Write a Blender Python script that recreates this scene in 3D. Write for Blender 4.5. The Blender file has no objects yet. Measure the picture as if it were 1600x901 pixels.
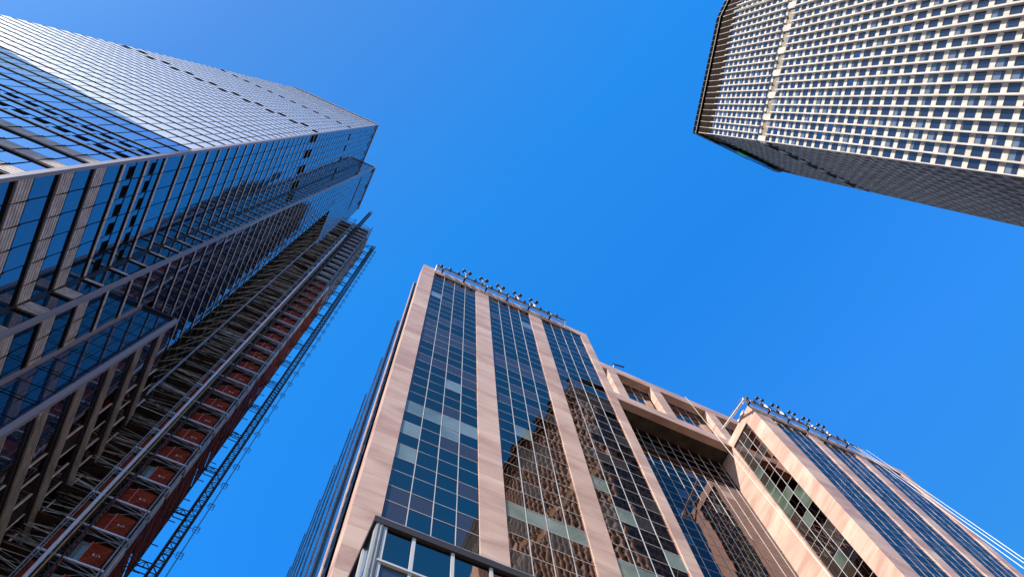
import bpy, math, random
from mathutils import Matrix, Vector
R = math.radians
random.seed(7)
S = bpy.context.scene
C = S.collection

# ------------------------------------------------------------------ camera
CAM = ((0.9099580517, 0.3948660545, 0.1267167830),
       (-0.4123015540, 0.8942428654, 0.1741755616),
       (-0.0445395624, -0.2107379812, 0.9765273835))   # world rows of camera x, y(down), forward
FPX = 1355.4
cd = bpy.data.cameras.new('camera')
cam = bpy.data.objects.new('camera', cd)
C.objects.link(cam)
cam.matrix_world = Matrix(((CAM[0][0], -CAM[0][1], -CAM[0][2], 0),
                           (CAM[1][0], -CAM[1][1], -CAM[1][2], 0),
                           (CAM[2][0], -CAM[2][1], -CAM[2][2], 0), (0, 0, 0, 1)))
cd.sensor_width = 36
cd.lens = FPX / 1600 * 36
cd.clip_start = 0.3
cd.clip_end = 5000
S.camera = cam

# ------------------------------------------------------------------ light
SUN_EL, SUN_AZ = R(48), (-math.cos(R(22)), -math.sin(R(22)))     # horizontal direction towards the sun
sdir = Vector((SUN_AZ[0] * math.cos(SUN_EL), SUN_AZ[1] * math.cos(SUN_EL), math.sin(SUN_EL)))
W = bpy.data.worlds.new('World')
S.world = W
W.use_nodes = True
nt = W.node_tree
nt.nodes.clear()
out = nt.nodes.new('ShaderNodeOutputWorld')
bg = nt.nodes.new('ShaderNodeBackground')
sky = nt.nodes.new('ShaderNodeTexSky')
sky.sky_type = 'NISHITA'
sky.sun_disc = False
sky.sun_elevation = SUN_EL
sky.sun_rotation = math.atan2(SUN_AZ[0], SUN_AZ[1])
sky.air_density = 1.0
sky.dust_density = 0.6
sky.ozone_density = 2.0
bg.inputs[1].default_value = 0.15
tc = nt.nodes.new('ShaderNodeTexCoord')
sx = nt.nodes.new('ShaderNodeSeparateXYZ')
ramp = nt.nodes.new('ShaderNodeValToRGB')      # deep polarised blue overhead, paler towards the horizon
ramp.color_ramp.interpolation = 'EASE'
e = ramp.color_ramp.elements
e[0].position = 0.10; e[0].color = (0.95, 0.85, 0.72, 1)
e[1].position = 0.80; e[1].color = (0.17, 0.88, 1.25, 1)
mul = nt.nodes.new('ShaderNodeMix')
mul.data_type = 'RGBA'; mul.blend_type = 'MULTIPLY'
mul.inputs['Factor'].default_value = 1.0
nt.links.new(tc.outputs['Generated'], sx.inputs[0])
nt.links.new(sx.outputs['Z'], ramp.inputs[0])
nt.links.new(sky.outputs[0], mul.inputs['A'])
nt.links.new(ramp.outputs[0], mul.inputs['B'])
# the sky pales and warms a little round the sun, stays deepest at right angles to it
vm = nt.nodes.new('ShaderNodeVectorMath'); vm.operation = 'DOT_PRODUCT'
vm.inputs[1].default_value = tuple(sdir)
nt.links.new(tc.outputs['Generated'], vm.inputs[0])
r2 = nt.nodes.new('ShaderNodeValToRGB')
e2 = r2.color_ramp.elements
e2[0].position = 0.0; e2[0].color = (1.0, 1.0, 1.0, 1)
e2[1].position = 1.0; e2[1].color = (1.7, 0.58, 0.55, 1)
for p_, c_ in ((0.3, (0.9, 0.93, 1.15, 1)), (0.5, (0.45, 0.78, 1.0, 1)), (0.67, (0.46, 0.75, 0.91, 1)), (0.88, (1.12, 0.545, 0.63, 1))):
    k_ = e2.new(p_); k_.color = c_
mul2 = nt.nodes.new('ShaderNodeMix')
mul2.data_type = 'RGBA'; mul2.blend_type = 'MULTIPLY'
mul2.inputs['Factor'].default_value = 1.0
nt.links.new(vm.outputs['Value'], r2.inputs[0])
nt.links.new(mul.outputs['Result'], mul2.inputs['A'])
nt.links.new(r2.outputs[0], mul2.inputs['B'])
nt.links.new(mul2.outputs['Result'], bg.inputs[0])
nt.links.new(bg.outputs[0], out.inputs[0])

sl = bpy.data.lights.new('sun', 'SUN')
sl.energy = 4.6
sl.angle = R(0.53)
sl.color = (1.0, 0.93, 0.84)
so = bpy.data.objects.new('sun', sl)
C.objects.link(so)
so.rotation_euler = sdir.to_track_quat('Z', 'Y').to_euler()
so.location = (0, 0, 300)
S.view_settings.view_transform = 'Standard'
S.view_settings.look = 'None'
S.view_settings.exposure = 0.95
S.view_settings.gamma = 1
S.cycles.max_bounces = 6
S.cycles.glossy_bounces = 4
S.cycles.use_denoising = True
S.cycles.blur_glossy = 0.3
S.cycles.sample_clamp_indirect = 6

# ------------------------------------------------------------------ materials
def principled(name, col, rough=0.6, metal=0.0, ior=1.45, spec=None):
    m = bpy.data.materials.new(name)
    m.use_nodes = True
    b = m.node_tree.nodes['Principled BSDF']
    b.inputs['Base Color'].default_value = (*col, 1)
    b.inputs['Roughness'].default_value = rough
    b.inputs['Metallic'].default_value = metal
    b.inputs['IOR'].default_value = ior
    return m

def noisy(name, c1, c2, scale=1.0, rough=0.7, metal=0.0, ior=1.45, detail=6, stretch=(1, 1, 1), bump=0.0, rampp=(0.35, 0.65)):
    m = principled(name, c1, rough, metal, ior)
    t = m.node_tree
    b = t.nodes['Principled BSDF']
    co = t.nodes.new('ShaderNodeTexCoord')
    mp = t.nodes.new('ShaderNodeMapping')
    mp.inputs['Scale'].default_value = stretch
    nz = t.nodes.new('ShaderNodeTexNoise')
    nz.inputs['Scale'].default_value = scale
    nz.inputs['Detail'].default_value = detail
    rp = t.nodes.new('ShaderNodeValToRGB')
    rp.color_ramp.elements[0].position = rampp[0]
    rp.color_ramp.elements[1].position = rampp[1]
    rp.color_ramp.elements[0].color = (*c1, 1)
    rp.color_ramp.elements[1].color = (*c2, 1)
    t.links.new(co.outputs['Object'], mp.inputs[0])
    t.links.new(mp.outputs[0], nz.inputs['Vector'])
    t.links.new(nz.outputs['Fac'], rp.inputs[0])
    t.links.new(rp.outputs[0], b.inputs['Base Color'])
    if bump:
        bp = t.nodes.new('ShaderNodeBump')
        bp.inputs['Strength'].default_value = 0.6
        bp.inputs['Distance'].default_value = bump
        t.links.new(nz.outputs['Fac'], bp.inputs['Height'])
        t.links.new(bp.outputs[0], b.inputs['Normal'])
    return m

def glass(name, col, rough=0.03, ior=1.52, wave=0.004, wscale=0.9, col2=None):
    """Opaque-looking coated glazing with rolled unevenness that bends what it mirrors."""
    m = principled(name, col, rough, 0, ior)
    t = m.node_tree
    b = t.nodes['Principled BSDF']
    co = t.nodes.new('ShaderNodeTexCoord')
    nz = t.nodes.new('ShaderNodeTexNoise')
    nz.inputs['Scale'].default_value = wscale
    nz.inputs['Detail'].default_value = 1.0
    bp = t.nodes.new('ShaderNodeBump')
    bp.inputs['Strength'].default_value = 1.0
    bp.inputs['Distance'].default_value = wave
    t.links.new(co.outputs['Object'], nz.inputs['Vector'])
    t.links.new(nz.outputs['Fac'], bp.inputs['Height'])
    t.links.new(bp.outputs[0], b.inputs['Normal'])
    if col2:
        n2 = t.nodes.new('ShaderNodeTexNoise')
        n2.inputs['Scale'].default_value = 0.35
        rp = t.nodes.new('ShaderNodeValToRGB')
        rp.color_ramp.elements[0].position = 0.4; rp.color_ramp.elements[0].color = (*col, 1)
        rp.color_ramp.elements[1].position = 0.62; rp.color_ramp.elements[1].color = (*col2, 1)
        t.links.new(co.outputs['Object'], n2.inputs['Vector'])
        t.links.new(n2.outputs['Fac'], rp.inputs[0])
        t.links.new(rp.outputs[0], b.inputs['Base Color'])
    return m

def coated(name, f0, rough=0.02, wave=0.0032, wscale=0.7, metal=1.0, edge=(0.62, 0.56, 0.56)):
    m = glass(name, f0, rough, 1.5, wave, wscale)
    m.node_tree.nodes['Principled BSDF'].inputs['Metallic'].default_value = metal
    m.node_tree.nodes['Principled BSDF'].inputs['Specular Tint'].default_value = (*edge, 1)
    return m

def lit_glass_mat():  # sunlit look of the upper panes put into a pale glass
    """Pale semi-reflective panels: a blurred bright lobe under a clear mirror coat."""
    m = coated('sunlit_pale_glass', (0.86, 0.83, 0.79), 0.42, 0.0015, 0.5, 0.8, (1, 1, 1))
    b = m.node_tree.nodes['Principled BSDF']
    b.inputs['Coat Weight'].default_value = 0.3
    b.inputs['Coat Roughness'].default_value = 0.03
    b.inputs['Coat IOR'].default_value = 1.7
    return m

def stone_mat():
    """Pink flamed granite: slab-to-slab tone change, veins, and dark joints every slab."""
    m = principled('pink_granite', (0.5, 0.34, 0.28), 0.45)
    t = m.node_tree; L = t.links
    b = t.nodes['Principled BSDF']
    co = t.nodes.new('ShaderNodeTexCoord')
    sp = t.nodes.new('ShaderNodeSeparateXYZ')
    L.new(co.outputs['Object'], sp.inputs[0])
    # slab index from height
    dv = t.nodes.new('ShaderNodeMath'); dv.operation = 'DIVIDE'; dv.inputs[1].default_value = 2.08
    fl = t.nodes.new('ShaderNodeMath'); fl.operation = 'FLOOR'
    fr = t.nodes.new('ShaderNodeMath'); fr.operation = 'FRACT'
    L.new(sp.outputs['Z'], dv.inputs[0]); L.new(dv.outputs[0], fl.inputs[0]); L.new(dv.outputs[0], fr.inputs[0])
    wn = t.nodes.new('ShaderNodeTexWhiteNoise'); wn.noise_dimensions = '1D'
    L.new(fl.outputs[0], wn.inputs['W'])
    mp = t.nodes.new('ShaderNodeMapping'); mp.inputs['Scale'].default_value = (0.5, 0.5, 1.3)
    L.new(co.outputs['Object'], mp.inputs[0])
    nz = t.nodes.new('ShaderNodeTexNoise'); nz.inputs['Scale'].default_value = 0.35; nz.inputs['Detail'].default_value = 7
    nz.inputs['Distortion'].default_value = 0.8
    L.new(mp.outputs[0], nz.inputs['Vector'])
    fine = t.nodes.new('ShaderNodeTexNoise'); fine.inputs['Scale'].default_value = 9; fine.inputs['Detail'].default_value = 4
    L.new(co.outputs['Object'], fine.inputs['Vector'])
    a1 = t.nodes.new('ShaderNodeMath'); a1.operation = 'MULTIPLY_ADD'; a1.inputs[1].default_value = 0.24
    L.new(wn.outputs['Value'], a1.inputs[0]); L.new(nz.outputs['Fac'], a1.inputs[2])
    a2 = t.nodes.new('ShaderNodeMath'); a2.operation = 'MULTIPLY_ADD'; a2.inputs[1].default_value = 0.12
    L.new(fine.outputs['Fac'], a2.inputs[0]); L.new(a1.outputs[0], a2.inputs[2])
    rp = t.nodes.new('ShaderNodeValToRGB')
    el = rp.color_ramp.elements
    el[0].position = 0.50; el[0].color = (0.45, 0.275, 0.215, 1)
    el[1].position = 0.92; el[1].color = (0.70, 0.50, 0.39, 1)
    k = el.new(0.70); k.color = (0.59, 0.395, 0.31, 1)
    L.new(a2.outputs[0], rp.inputs[0])
    jt = t.nodes.new('ShaderNodeMath'); jt.operation = 'LESS_THAN'; jt.inputs[1].default_value = 0.02
    L.new(fr.outputs[0], jt.inputs[0])
    mx = t.nodes.new('ShaderNodeMix'); mx.data_type = 'RGBA'
    mx.inputs['B'].default_value = (0.38, 0.24, 0.19, 1)
    L.new(jt.outputs[0], mx.inputs['Factor']); L.new(rp.outputs[0], mx.inputs['A'])
    L.new(mx.outputs['Result'], b.inputs['Base Color'])
    return m

M = {}
M['stone'] = stone_mat()
M['alu'] = principled('silver_mullion', (0.50, 0.50, 0.50), 0.45)
M['alu_dim'] = principled('dull_transom', (0.42, 0.38, 0.35), 0.5)
M['cglass'] = coated('navy_glass', (0.31, 0.20, 0.165))
M['cdeep'] = coated('deep_navy_glass', (0.15, 0.11, 0.10), edge=(0.5, 0.47, 0.47))
M['cblind'] = coated('navy_glass_blind', (0.15, 0.125, 0.12), metal=0.75)
M['cgreen'] = glass('pale_green_glass', (0.19, 0.24, 0.215), 0.05, 1.6, 0.008, 1.1, (0.12, 0.16, 0.14))
M['cgreen2'] = glass('dim_green_glass', (0.10, 0.13, 0.105), 0.05, 1.45, 0.008, 1.1, (0.05, 0.065, 0.055))
M['cbrown'] = glass('brown_glass', (0.035, 0.022, 0.016), 0.03, 1.6, 0.008, 1.1)
M['void'] = principled('black_recess', (0.010, 0.008, 0.008), 1.0)
M['void'].node_tree.nodes['Principled BSDF'].inputs['Specular IOR Level'].default_value = 0.0
M['cream'] = principled('cream_lit_panel', (0.8, 0.72, 0.55), 0.4)
M['roofing'] = noisy('roof_gravel', (0.2, 0.19, 0.18), (0.3, 0.28, 0.26), 0.6)
M['precast'] = noisy('white_precast', (0.42, 0.375, 0.32), (0.57, 0.52, 0.455), 0.55, 0.75, stretch=(1.6, 1.6, 0.35))
M['precast_shaded'] = noisy('shaded_precast', (0.26, 0.225, 0.205), (0.34, 0.30, 0.27), 0.7, 0.8, stretch=(1, 1, 0.25))  # darker precast copy, shade of the side face put into its colour
M['mech'] = noisy('tan_metal_panel', (0.20, 0.165, 0.115), (0.24, 0.20, 0.15), 0.5)
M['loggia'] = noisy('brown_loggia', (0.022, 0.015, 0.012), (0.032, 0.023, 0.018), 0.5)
M['mglass'] = glass('blue_window_glass', (0.016, 0.024, 0.055), 0.06, 1.5, 0.004, 1.0)
M['mblind'] = glass('blue_window_shade_down', (0.11, 0.145, 0.20), 0.15, 1.5, 0.004, 1.0)
M['msky'] = coated('clear_window_reflection', (0.25, 0.3, 0.38), 0.03)
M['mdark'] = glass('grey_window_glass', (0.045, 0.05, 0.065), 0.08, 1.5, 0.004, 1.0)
M['tglass'] = glass('mirror_blue_glass', (0.010, 0.035, 0.09), 0.02, 2.3, 0.0022, 0.5)
M['tlit'] = lit_glass_mat()
M['tblue'] = coated('shaded_mirror_glass', (0.50, 0.62, 0.80), 0.02, 0.0015, 0.5, 0.95, (0.8, 0.9, 1.0))  # blue of the shaded lower floors put into the glass colour
M['tcotta'] = noisy('ribbed_terracotta', (0.50, 0.42, 0.39), (0.72, 0.62, 0.57), 1.5, 0.5)
M['tcotta_warm'] = noisy('tan_terracotta', (0.36, 0.29, 0.23), (0.60, 0.51, 0.41), 0.9, 0.4)
M['tframe'] = principled('dark_bronze_frame', (0.045, 0.038, 0.04), 0.45)
M['ttrim'] = principled('grey_pink_corner_trim', (0.27, 0.23, 0.25), 0.45)
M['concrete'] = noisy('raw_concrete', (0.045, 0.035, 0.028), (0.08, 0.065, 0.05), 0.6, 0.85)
M['brown'] = noisy('brown_backing', (0.025, 0.017, 0.013), (0.05, 0.034, 0.026), 0.8, 0.9)
M['steel'] = noisy('galvanised_steel', (0.17, 0.17, 0.19), (0.34, 0.33, 0.35), 1.3, 0.55, 0.3)
M['pale'] = principled('pale_pipe', (0.62, 0.66, 0.80), 0.4)
M['gold'] = noisy('rusty_yellow_pipe', (0.30, 0.18, 0.06), (0.42, 0.27, 0.10), 1.5, 0.6)
M['darksteel'] = principled('dark_steel', (0.05, 0.042, 0.045), 0.6, 0.0)
M['red'] = noisy('red_gate_paint', (0.16, 0.022, 0.010), (0.26, 0.040, 0.018), 0.9, 0.95)
M['red'].node_tree.nodes['Principled BSDF'].inputs['Specular IOR Level'].default_value = 0.1
M['redbright'] = principled('bright_red_bar', (0.45, 0.10, 0.06), 0.5)
M['greymesh'] = noisy('grey_gate', (0.22, 0.23, 0.28), (0.36, 0.37, 0.43), 1.6, 0.6)
M['deck'] = noisy('dark_plank_deck', (0.035, 0.02, 0.015), (0.07, 0.045, 0.035), 1.0, 0.9)
M['white'] = principled('white_paint', (0.8, 0.8, 0.8), 0.5)
M['postgrey'] = noisy('grey_metal_cladding', (0.26, 0.28, 0.27), (0.36, 0.37, 0.35), 0.7, 0.5, stretch=(3, 3, .3))
M['lamp'] = principled('black_lamp_housing', (0.012, 0.011, 0.014), 0.4)
M['cream'] = principled('cream_rail_paint', (0.62, 0.54, 0.42), 0.5)
M['ground'] = noisy('asphalt', (0.045, 0.045, 0.047), (0.06, 0.06, 0.06), 2.0, 0.9)
M['pavement'] = noisy('pavement_concrete', (0.28, 0.27, 0.25), (0.36, 0.34, 0.32), 1.0, 0.85)
M['signgreen'] = principled('green_sign_face', (0.10, 0.62, 0.16), 0.4)
M['signblue'] = principled('blue_sign_face', (0.02, 0.25, 0.62), 0.4)
M['brick'] = noisy('tan_brick', (0.30, 0.22, 0.16), (0.40, 0.30, 0.22), 0.5, 0.85)

for n_, v_ in (('loggia', 0.0), ('precast', 0.2), ('precast_shaded', 0.12), ('stone', 0.3), ('tcotta', 0.3)):
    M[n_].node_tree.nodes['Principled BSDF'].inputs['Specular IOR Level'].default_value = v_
for n_ in ('concrete', 'brown', 'deck', 'darksteel', 'tframe', 'mech'):
    M[n_].node_tree.nodes['Principled BSDF'].inputs['Specular IOR Level'].default_value = 0.15
# ------------------------------------------------------------------ builders
class MB:
    def __init__(s):
        s.v = []; s.f = []; s.m = []; s.mats = []
    def mi(s, m):
        m = M[m] if isinstance(m, str) else m
        if m not in s.mats: s.mats.append(m)
        return s.mats.index(m)
    def face(s, pts, m):
        i = len(s.v)
        s.v += [tuple(p) for p in pts]
        s.f.append(tuple(range(i, i + len(pts)))); s.m.append(s.mi(m))
    def hexa(s, p, m):
        """8 corners: 0-3 bottom ring, 4-7 top ring."""
        i = len(s.v); s.v += [tuple(q) for q in p]; k = s.mi(m)
        for f in ((0, 3, 2, 1), (4, 5, 6, 7), (0, 1, 5, 4), (1, 2, 6, 5), (2, 3, 7, 6), (3, 0, 4, 7)):
            s.f.append(tuple(i + j for j in f)); s.m.append(k)
    def box(s, x0, x1, y0, y1, z0, z1, m):
        s.hexa([(x0, y0, z0), (x1, y0, z0), (x1, y1, z0), (x0, y1, z0),
                (x0, y0, z1), (x1, y0, z1), (x1, y1, z1), (x0, y1, z1)], m)
    def tube(s, a, b, r, m, n=6):
        a = Vector(a); b = Vector(b); d = (b - a)
        if d.length < 1e-6: return
        d.normalize()
        u = d.orthogonal().normalized(); w = d.cross(u)
        i = len(s.v); k = s.mi(m)
        for p in (a, b):
            for j in range(n):
                t = 2 * math.pi * j / n + math.pi / n
                s.v.append(tuple(p + u * (r * math.cos(t)) + w * (r * math.sin(t))))
        for j in range(n):
            s.f.append((i + j, i + (j + 1) % n, i + n + (j + 1) % n, i + n + j)); s.m.append(k)
        s.f.append(tuple(i + j for j in reversed(range(n)))); s.m.append(k)
        s.f.append(tuple(i + n + j for j in range(n))); s.m.append(k)
    def ball(s, c, r, m, seg=12, rings=8):
        i = len(s.v); k = s.mi(m); c = Vector(c)
        s.v.append(tuple(c + Vector((0, 0, -r))))
        for a in range(1, rings):
            ph = -math.pi / 2 + math.pi * a / rings
            for j in range(seg):
                t = 2 * math.pi * j / seg
                s.v.append(tuple(c + Vector((r * math.cos(ph) * math.cos(t), r * math.cos(ph) * math.sin(t), r * math.sin(ph)))))
        s.v.append(tuple(c + Vector((0, 0, r))))
        top = len(s.v) - 1
        for j in range(seg):
            s.f.append((i, i + 1 + (j + 1) % seg, i + 1 + j)); s.m.append(k)
            for a in range(rings - 2):
                p = i + 1 + a * seg
                s.f.append((p + j, p + (j + 1) % seg, p + seg + (j + 1) % seg, p + seg + j)); s.m.append(k)
            p = i + 1 + (rings - 2) * seg
            s.f.append((p + j, p + (j + 1) % seg, top)); s.m.append(k)
    def prism(s, poly_bot, poly_top, m, mtop=None, skip=()):
        n = len(poly_bot)
        for j in range(n):
            if j in skip: continue
            k = (j + 1) % n
            s.face([poly_bot[j], poly_bot[k], poly_top[k], poly_top[j]], m)
        s.face(list(poly_top), mtop or m)
        s.face(list(reversed(poly_bot)), m)
    def build(s, name, parent=None, **tags):
        o = parent
        loc = Vector((0, 0, 0)); q = parent
        while q is not None:
            loc += q.location; q = q.parent
        me = bpy.data.meshes.new(name)
        me.from_pydata([(x - loc.x, y - loc.y, z - loc.z) for x, y, z in s.v], [], s.f)
        for m in s.mats: me.materials.append(m)
        me.polygons.foreach_set('material_index', s.m)
        me.update()
        ob = bpy.data.objects.new(name, me)
        C.objects.link(ob)
        if parent is not None: ob.parent = parent
        for k, v in tags.items(): ob[k] = v
        return ob

def thing(name, label, cat, loc, group=None):
    o = bpy.data.objects.new(name, None)
    C.objects.link(o)
    o.location = loc
    o.empty_display_size = 0.5
    o['label'] = label; o['category'] = cat
    if group: o['group'] = group
    return o

def pix(p):
    c = [sum(CAM[r][k] * p[r] for r in range(3)) for k in range(3)]
    if c[2] <= 0.1: return None
    return c[0] / c[2] * FPX + 800, c[1] / c[2] * FPX + 450.5

def shown_area(q):
    """Size of a pane in the photograph, 0 when outside the frame; only used to rank panes."""
    P = [pix(p) for p in q]
    if any(p is None for p in P): return 0
    cx = sum(p[0] for p in P) / 4; cy = sum(p[1] for p in P) / 4
    if not (0 < cx < 1600 and 0 < cy < 901): return 0
    a = 0
    for i in range(len(P)):
        x0, y0 = P[i]; x1, y1 = P[(i + 1) % len(P)]
        a += x0 * y1 - x1 * y0
    return abs(a) / 2

def place_windows(quads, parent, hide=None, name='window', n=100):
    """quads: (points, material[, extra faces]); the n largest in view become parts of their own, the rest one part."""
    order = sorted(range(len(quads)), key=lambda i: -(0 if (hide and hide(quads[i][0])) else shown_area(quads[i][0])))
    for i in order[:n]:
        b = MB()
        for pts, m in [quads[i][:2]] + list(quads[i][2] if len(quads[i]) > 2 else []): b.face(pts, m)
        b.build(name, parent)
    if len(order) > n:
        b = MB()
        for i in order[n:]:
            for pts, m in [quads[i][:2]] + list(quads[i][2] if len(quads[i]) > 2 else []): b.face(pts, m)
        b.build(name, parent, kind='stuff')

class Face:
    """A facade plane that may lean: base point at z=0, lean per metre, horizontal tangent and outward normal."""
    def __init__(s, base, lean, t, n):
        s.b = base; s.l = lean; s.t = t; s.n = n
    def P(s, a, z, d=0.0):
        return (s.b[0] + s.l[0] * z + s.t[0] * a + s.n[0] * d, s.b[1] + s.l[1] * z + s.t[1] * a + s.n[1] * d, z)
    def quad(s, a0, a1, z0, z1, d=0.0, jit=0.0):
        j = [random.uniform(-jit, jit) for _ in range(3)]
        k = (j[0], j[1], j[2], j[1] + j[2] - j[0]) if jit else (0, 0, 0, 0)
        return [s.P(a0, z0, d + k[0]), s.P(a1, z0, d + k[1]), s.P(a1, z1, d + k[3]), s.P(a0, z1, d + k[2])]
    def slab(s, mb, a0, a1, z0, z1, d0, d1, m, d0t=None, d1t=None):
        """box from depth d0 to d1 (outward); the top may have other depths."""
        t0 = d0 if d0t is None else d0t; t1 = d1 if d1t is None else d1t
        mb.hexa([s.P(a0, z0, d0), s.P(a1, z0, d0), s.P(a1, z0, d1), s.P(a0, z0, d1),
                 s.P(a0, z1, t0), s.P(a1, z1, t0), s.P(a1, z1, t1), s.P(a0, z1, t1)], m)

GZ = -1.6
# ================================================================== setting
b = MB(); b.box(-600, 600, -600, 600, GZ - 0.5, GZ, 'ground'); b.build('street', kind='structure')
b = MB()
for x0, x1, y0, y1 in ((-80, 130, 6, 14), (54, 130, -17.5, -9), (-17, -5, 15, 90)):
    b.box(x0, x1, y0, y1, GZ, GZ + 0.13, 'pavement')
b.build('pavement', kind='structure')

# ================================================================== glass tower with leaning faces
T0 = thing('glass_tower', 'very tall leaning glass office tower at left beside the red construction hoist', 'skyscraper', (-40, 30, GZ))
TOP = 333.0
fW = Face((-20.98, 13.39), (-.0233, .0279), (-1, 0), (0, -1))
fS1 = Face((-20.98, 13.39), (-.0233, .0279), (0, 1), (1, 0))
fL = Face((-20.98, 22.1), (-.0233, .047), (1, 0), (0, -1))
fS2 = Face((-19.7, 22.1), (-.0118, .047), (0, 1), (1, 0))
fW3 = Face((-19.7, 25.66), (-.0118, .0548), (1, 0), (0, -1))
fS3 = Face((-16.80, 25.66), (-.0046, .0548), (0, 1), (1, 0))
lenW = lambda z: 50.9 - .0536 * z
lenS1 = lambda z: 8.71 + .0191 * z
lenL = lambda z: 1.28 + .0115 * z
endS2 = lambda z: 32.9 - .047 * z
lenW3 = lambda z: 2.90 + .0072 * z
B3TOP = 80.6
CAVTOP = 225.0
floors = [10, 17, 23.5, 29.5, 35, 40.6, 46.2, 51.8, 57.7, 63.4, 68.8, 74.3, 79.2, 84.7, 89.1, 93.7]
while floors[-1] < TOP - 4.6: floors.append(floors[-1] + 4.53)
floors.append(TOP)

# core walls behind the glass (one per leaning face)
def backing(face, lenf, z0, z1, start=lambda z: 0, m='tframe', name='wall', step=12):
    b = MB(); z = z0
    while z < z1 - 1e-6:
        zz = min(z + step, z1)
        b.face([face.P(start(z), z, -0.12), face.P(lenf(z), z, -0.12), face.P(lenf(zz), zz, -0.12), face.P(start(zz), zz, -0.12)], m)
        z = zz
    return b

def facade(face, lenf, fls, pane_m, start=lambda z: 0.0, wide=lambda z: False, louvre=lambda z: False, stop=None, band_m='tcotta', mod=1.64,
           bandh=0.58, dark=0.62, sp_proj=0.055, panelvar=None, gap=0.045):
    wall = backing(face, lenf, fls[0], fls[-1], start)
    quads = []
    for i in range(len(fls) - 1):
        z0, z1 = fls[i], fls[i + 1]
        zm = (z0 + z1) / 2
        s0 = start(zm); s1 = lenf(zm)
        if s1 - s0 < 0.3: continue
        h = 2.15 if wide(z0) else bandh
        # spandrel: shade under the band painted as a dark strip, terracotta course above
        def strip(za, zb, d0, d1, m, d0t=None, d1t=None):
            wall.hexa([face.P(start(za), za, d0), face.P(lenf(za), za, d0), face.P(lenf(za), za, d1), face.P(start(za), za, d1),
                       face.P(start(zb), zb, d0 if d0t is None else d0t), face.P(lenf(zb), zb, d0 if d0t is None else d0t),
                       face.P(lenf(zb), zb, d1 if d1t is None else d1t), face.P(start(zb), zb, d1 if d1t is None else d1t)], m)
        if z0 > 1:
            if wide(z0):
                strip(z0 - 1.0, z0 - 0.45, -0.1, 0.012, 'void'); strip(z0 - 0.42, z0 - 0.2, -0.1, 0.04, 'tframe')
                nb = 5
                for k in range(nb):
                    a = z0 - 0.1 + h * k / nb; c = z0 - 0.1 + h * (k + 0.78) / nb
                    strip(a, c, -0.1, 0.09 - 0.012 * k, band_m, None, 0.065 - 0.012 * k)
            else:
                strip(z0 - dark, z0 - .03, -0.1, 0.015, 'void')
                strip(z0, z0 + h, -0.1, sp_proj, band_m, None, 0.02)
        if z0 > 1 and z0 < 150:            # open joints between the terracotta lengths
            aj = mod
            while aj < lenf(zm) - .3:
                if aj > start(zm): face.slab(wall, aj - .022, aj + .022, z0 - .1, z0 + h, -.1, 0.098 if wide(z0) else sp_proj + .004, 'void')
                aj += mod * (1 if wide(z0) else 2)
        # panes
        zb = z0 + (h if z0 > 1 else 0); zt = z1 - dark
        if wide(z1): zt = z1 - 1.02
        n = max(1, int((s1 - s0) / mod))
        a = s0
        cuts = [s0]
        k = math.ceil(s0 / mod + 0.15)
        while k * mod < s1 - 0.25: cuts.append(k * mod); k += 1
        cuts.append(s1)
        for j in range(len(cuts) - 1):
            a0, a1 = cuts[j] + (gap if j else 0), cuts[j + 1] - gap
            if j == len(cuts) - 2: a1 = cuts[j + 1]
            m = pane_m if panelvar is None else panelvar(z0, j, cuts[j])
            if louvre(z0):
                zq = zb + (zt - zb) * 0.22; zr = zb + (zt - zb) * 0.58
                pm = m
                ex = [(face.quad(a0, a1, zb, zq, 0, 0.004), pm), (face.quad(a0, a1, zq + .1, zr, -0.09), 'void'),
                      (face.quad(a0 , a0 + 0.5, zq + .1, zr, -0.05), pm)]
                quads.append((face.quad(a0, a1, zr + 0.1, zt, 0, 0.004), pm, ex))
            else:
                quads.append((face.quad(a0, a1, zb, zt, 0.0, 0.006), m))
    return wall, quads

wide = lambda z: z < 66
louv = lambda z: 68 < z < 78
def mech_w(z, j, a):
    if (abs(z - fl_a) < 0.1 or abs(z - fl_a2) < 0.1) and (j + (0 if abs(z - fl_a) < 0.1 else 1)) % 3 == 0: return 'void'
    if abs(z - fl_b) < 0.1 and j % 2 == 0: return 'void'
    return 'tlit'
near = lambda z: min(floors, key=lambda q: abs(q - z))
fl_a = near(174); fl_a2 = near(178.6); fl_b = near(238)
fl_c = near(277)
def var_w(z, j, a):
    if abs(z - fl_c) < 0.1 and (16 < a < 20 or 8 < a < 12 or 22 < a < 24 or 26 < a < 28 or 30 < a < 32 or 34 < a < 36): return 'cream'
    return 'tblue' if z < 86 else mech_w(z, j, a)  # shaded lower floors and sunlit upper ones get separate glass colours
def var_s(z, j, a):
    if (abs(z - near(165)) < 0.1 or abs(z - near(170)) < 0.1) and j % 2 == 0: return 'void'
    if abs(z - near(240)) < 0.1 and j % 2 == 1: return 'void'
    if abs(z - near(320)) < 0.1 and j % 2 == 0: return 'brown'
    return 'tglass'
allq = []
w, q = facade(fW, lenW, floors, 'tlit', wide=wide, louvre=louv, panelvar=var_w, gap=0.075); w.build('wall', T0); allq += q
w, q = facade(fS1, lenS1, floors, 'tglass', wide=wide, louvre=louv, panelvar=var_s); w.build('wall', T0); allq += q
w, q = facade(fL, lenL, floors, 'tglass', wide=wide); w.build('wall', T0, label='narrow return wall with pale terracotta courses'); allq += q
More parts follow.
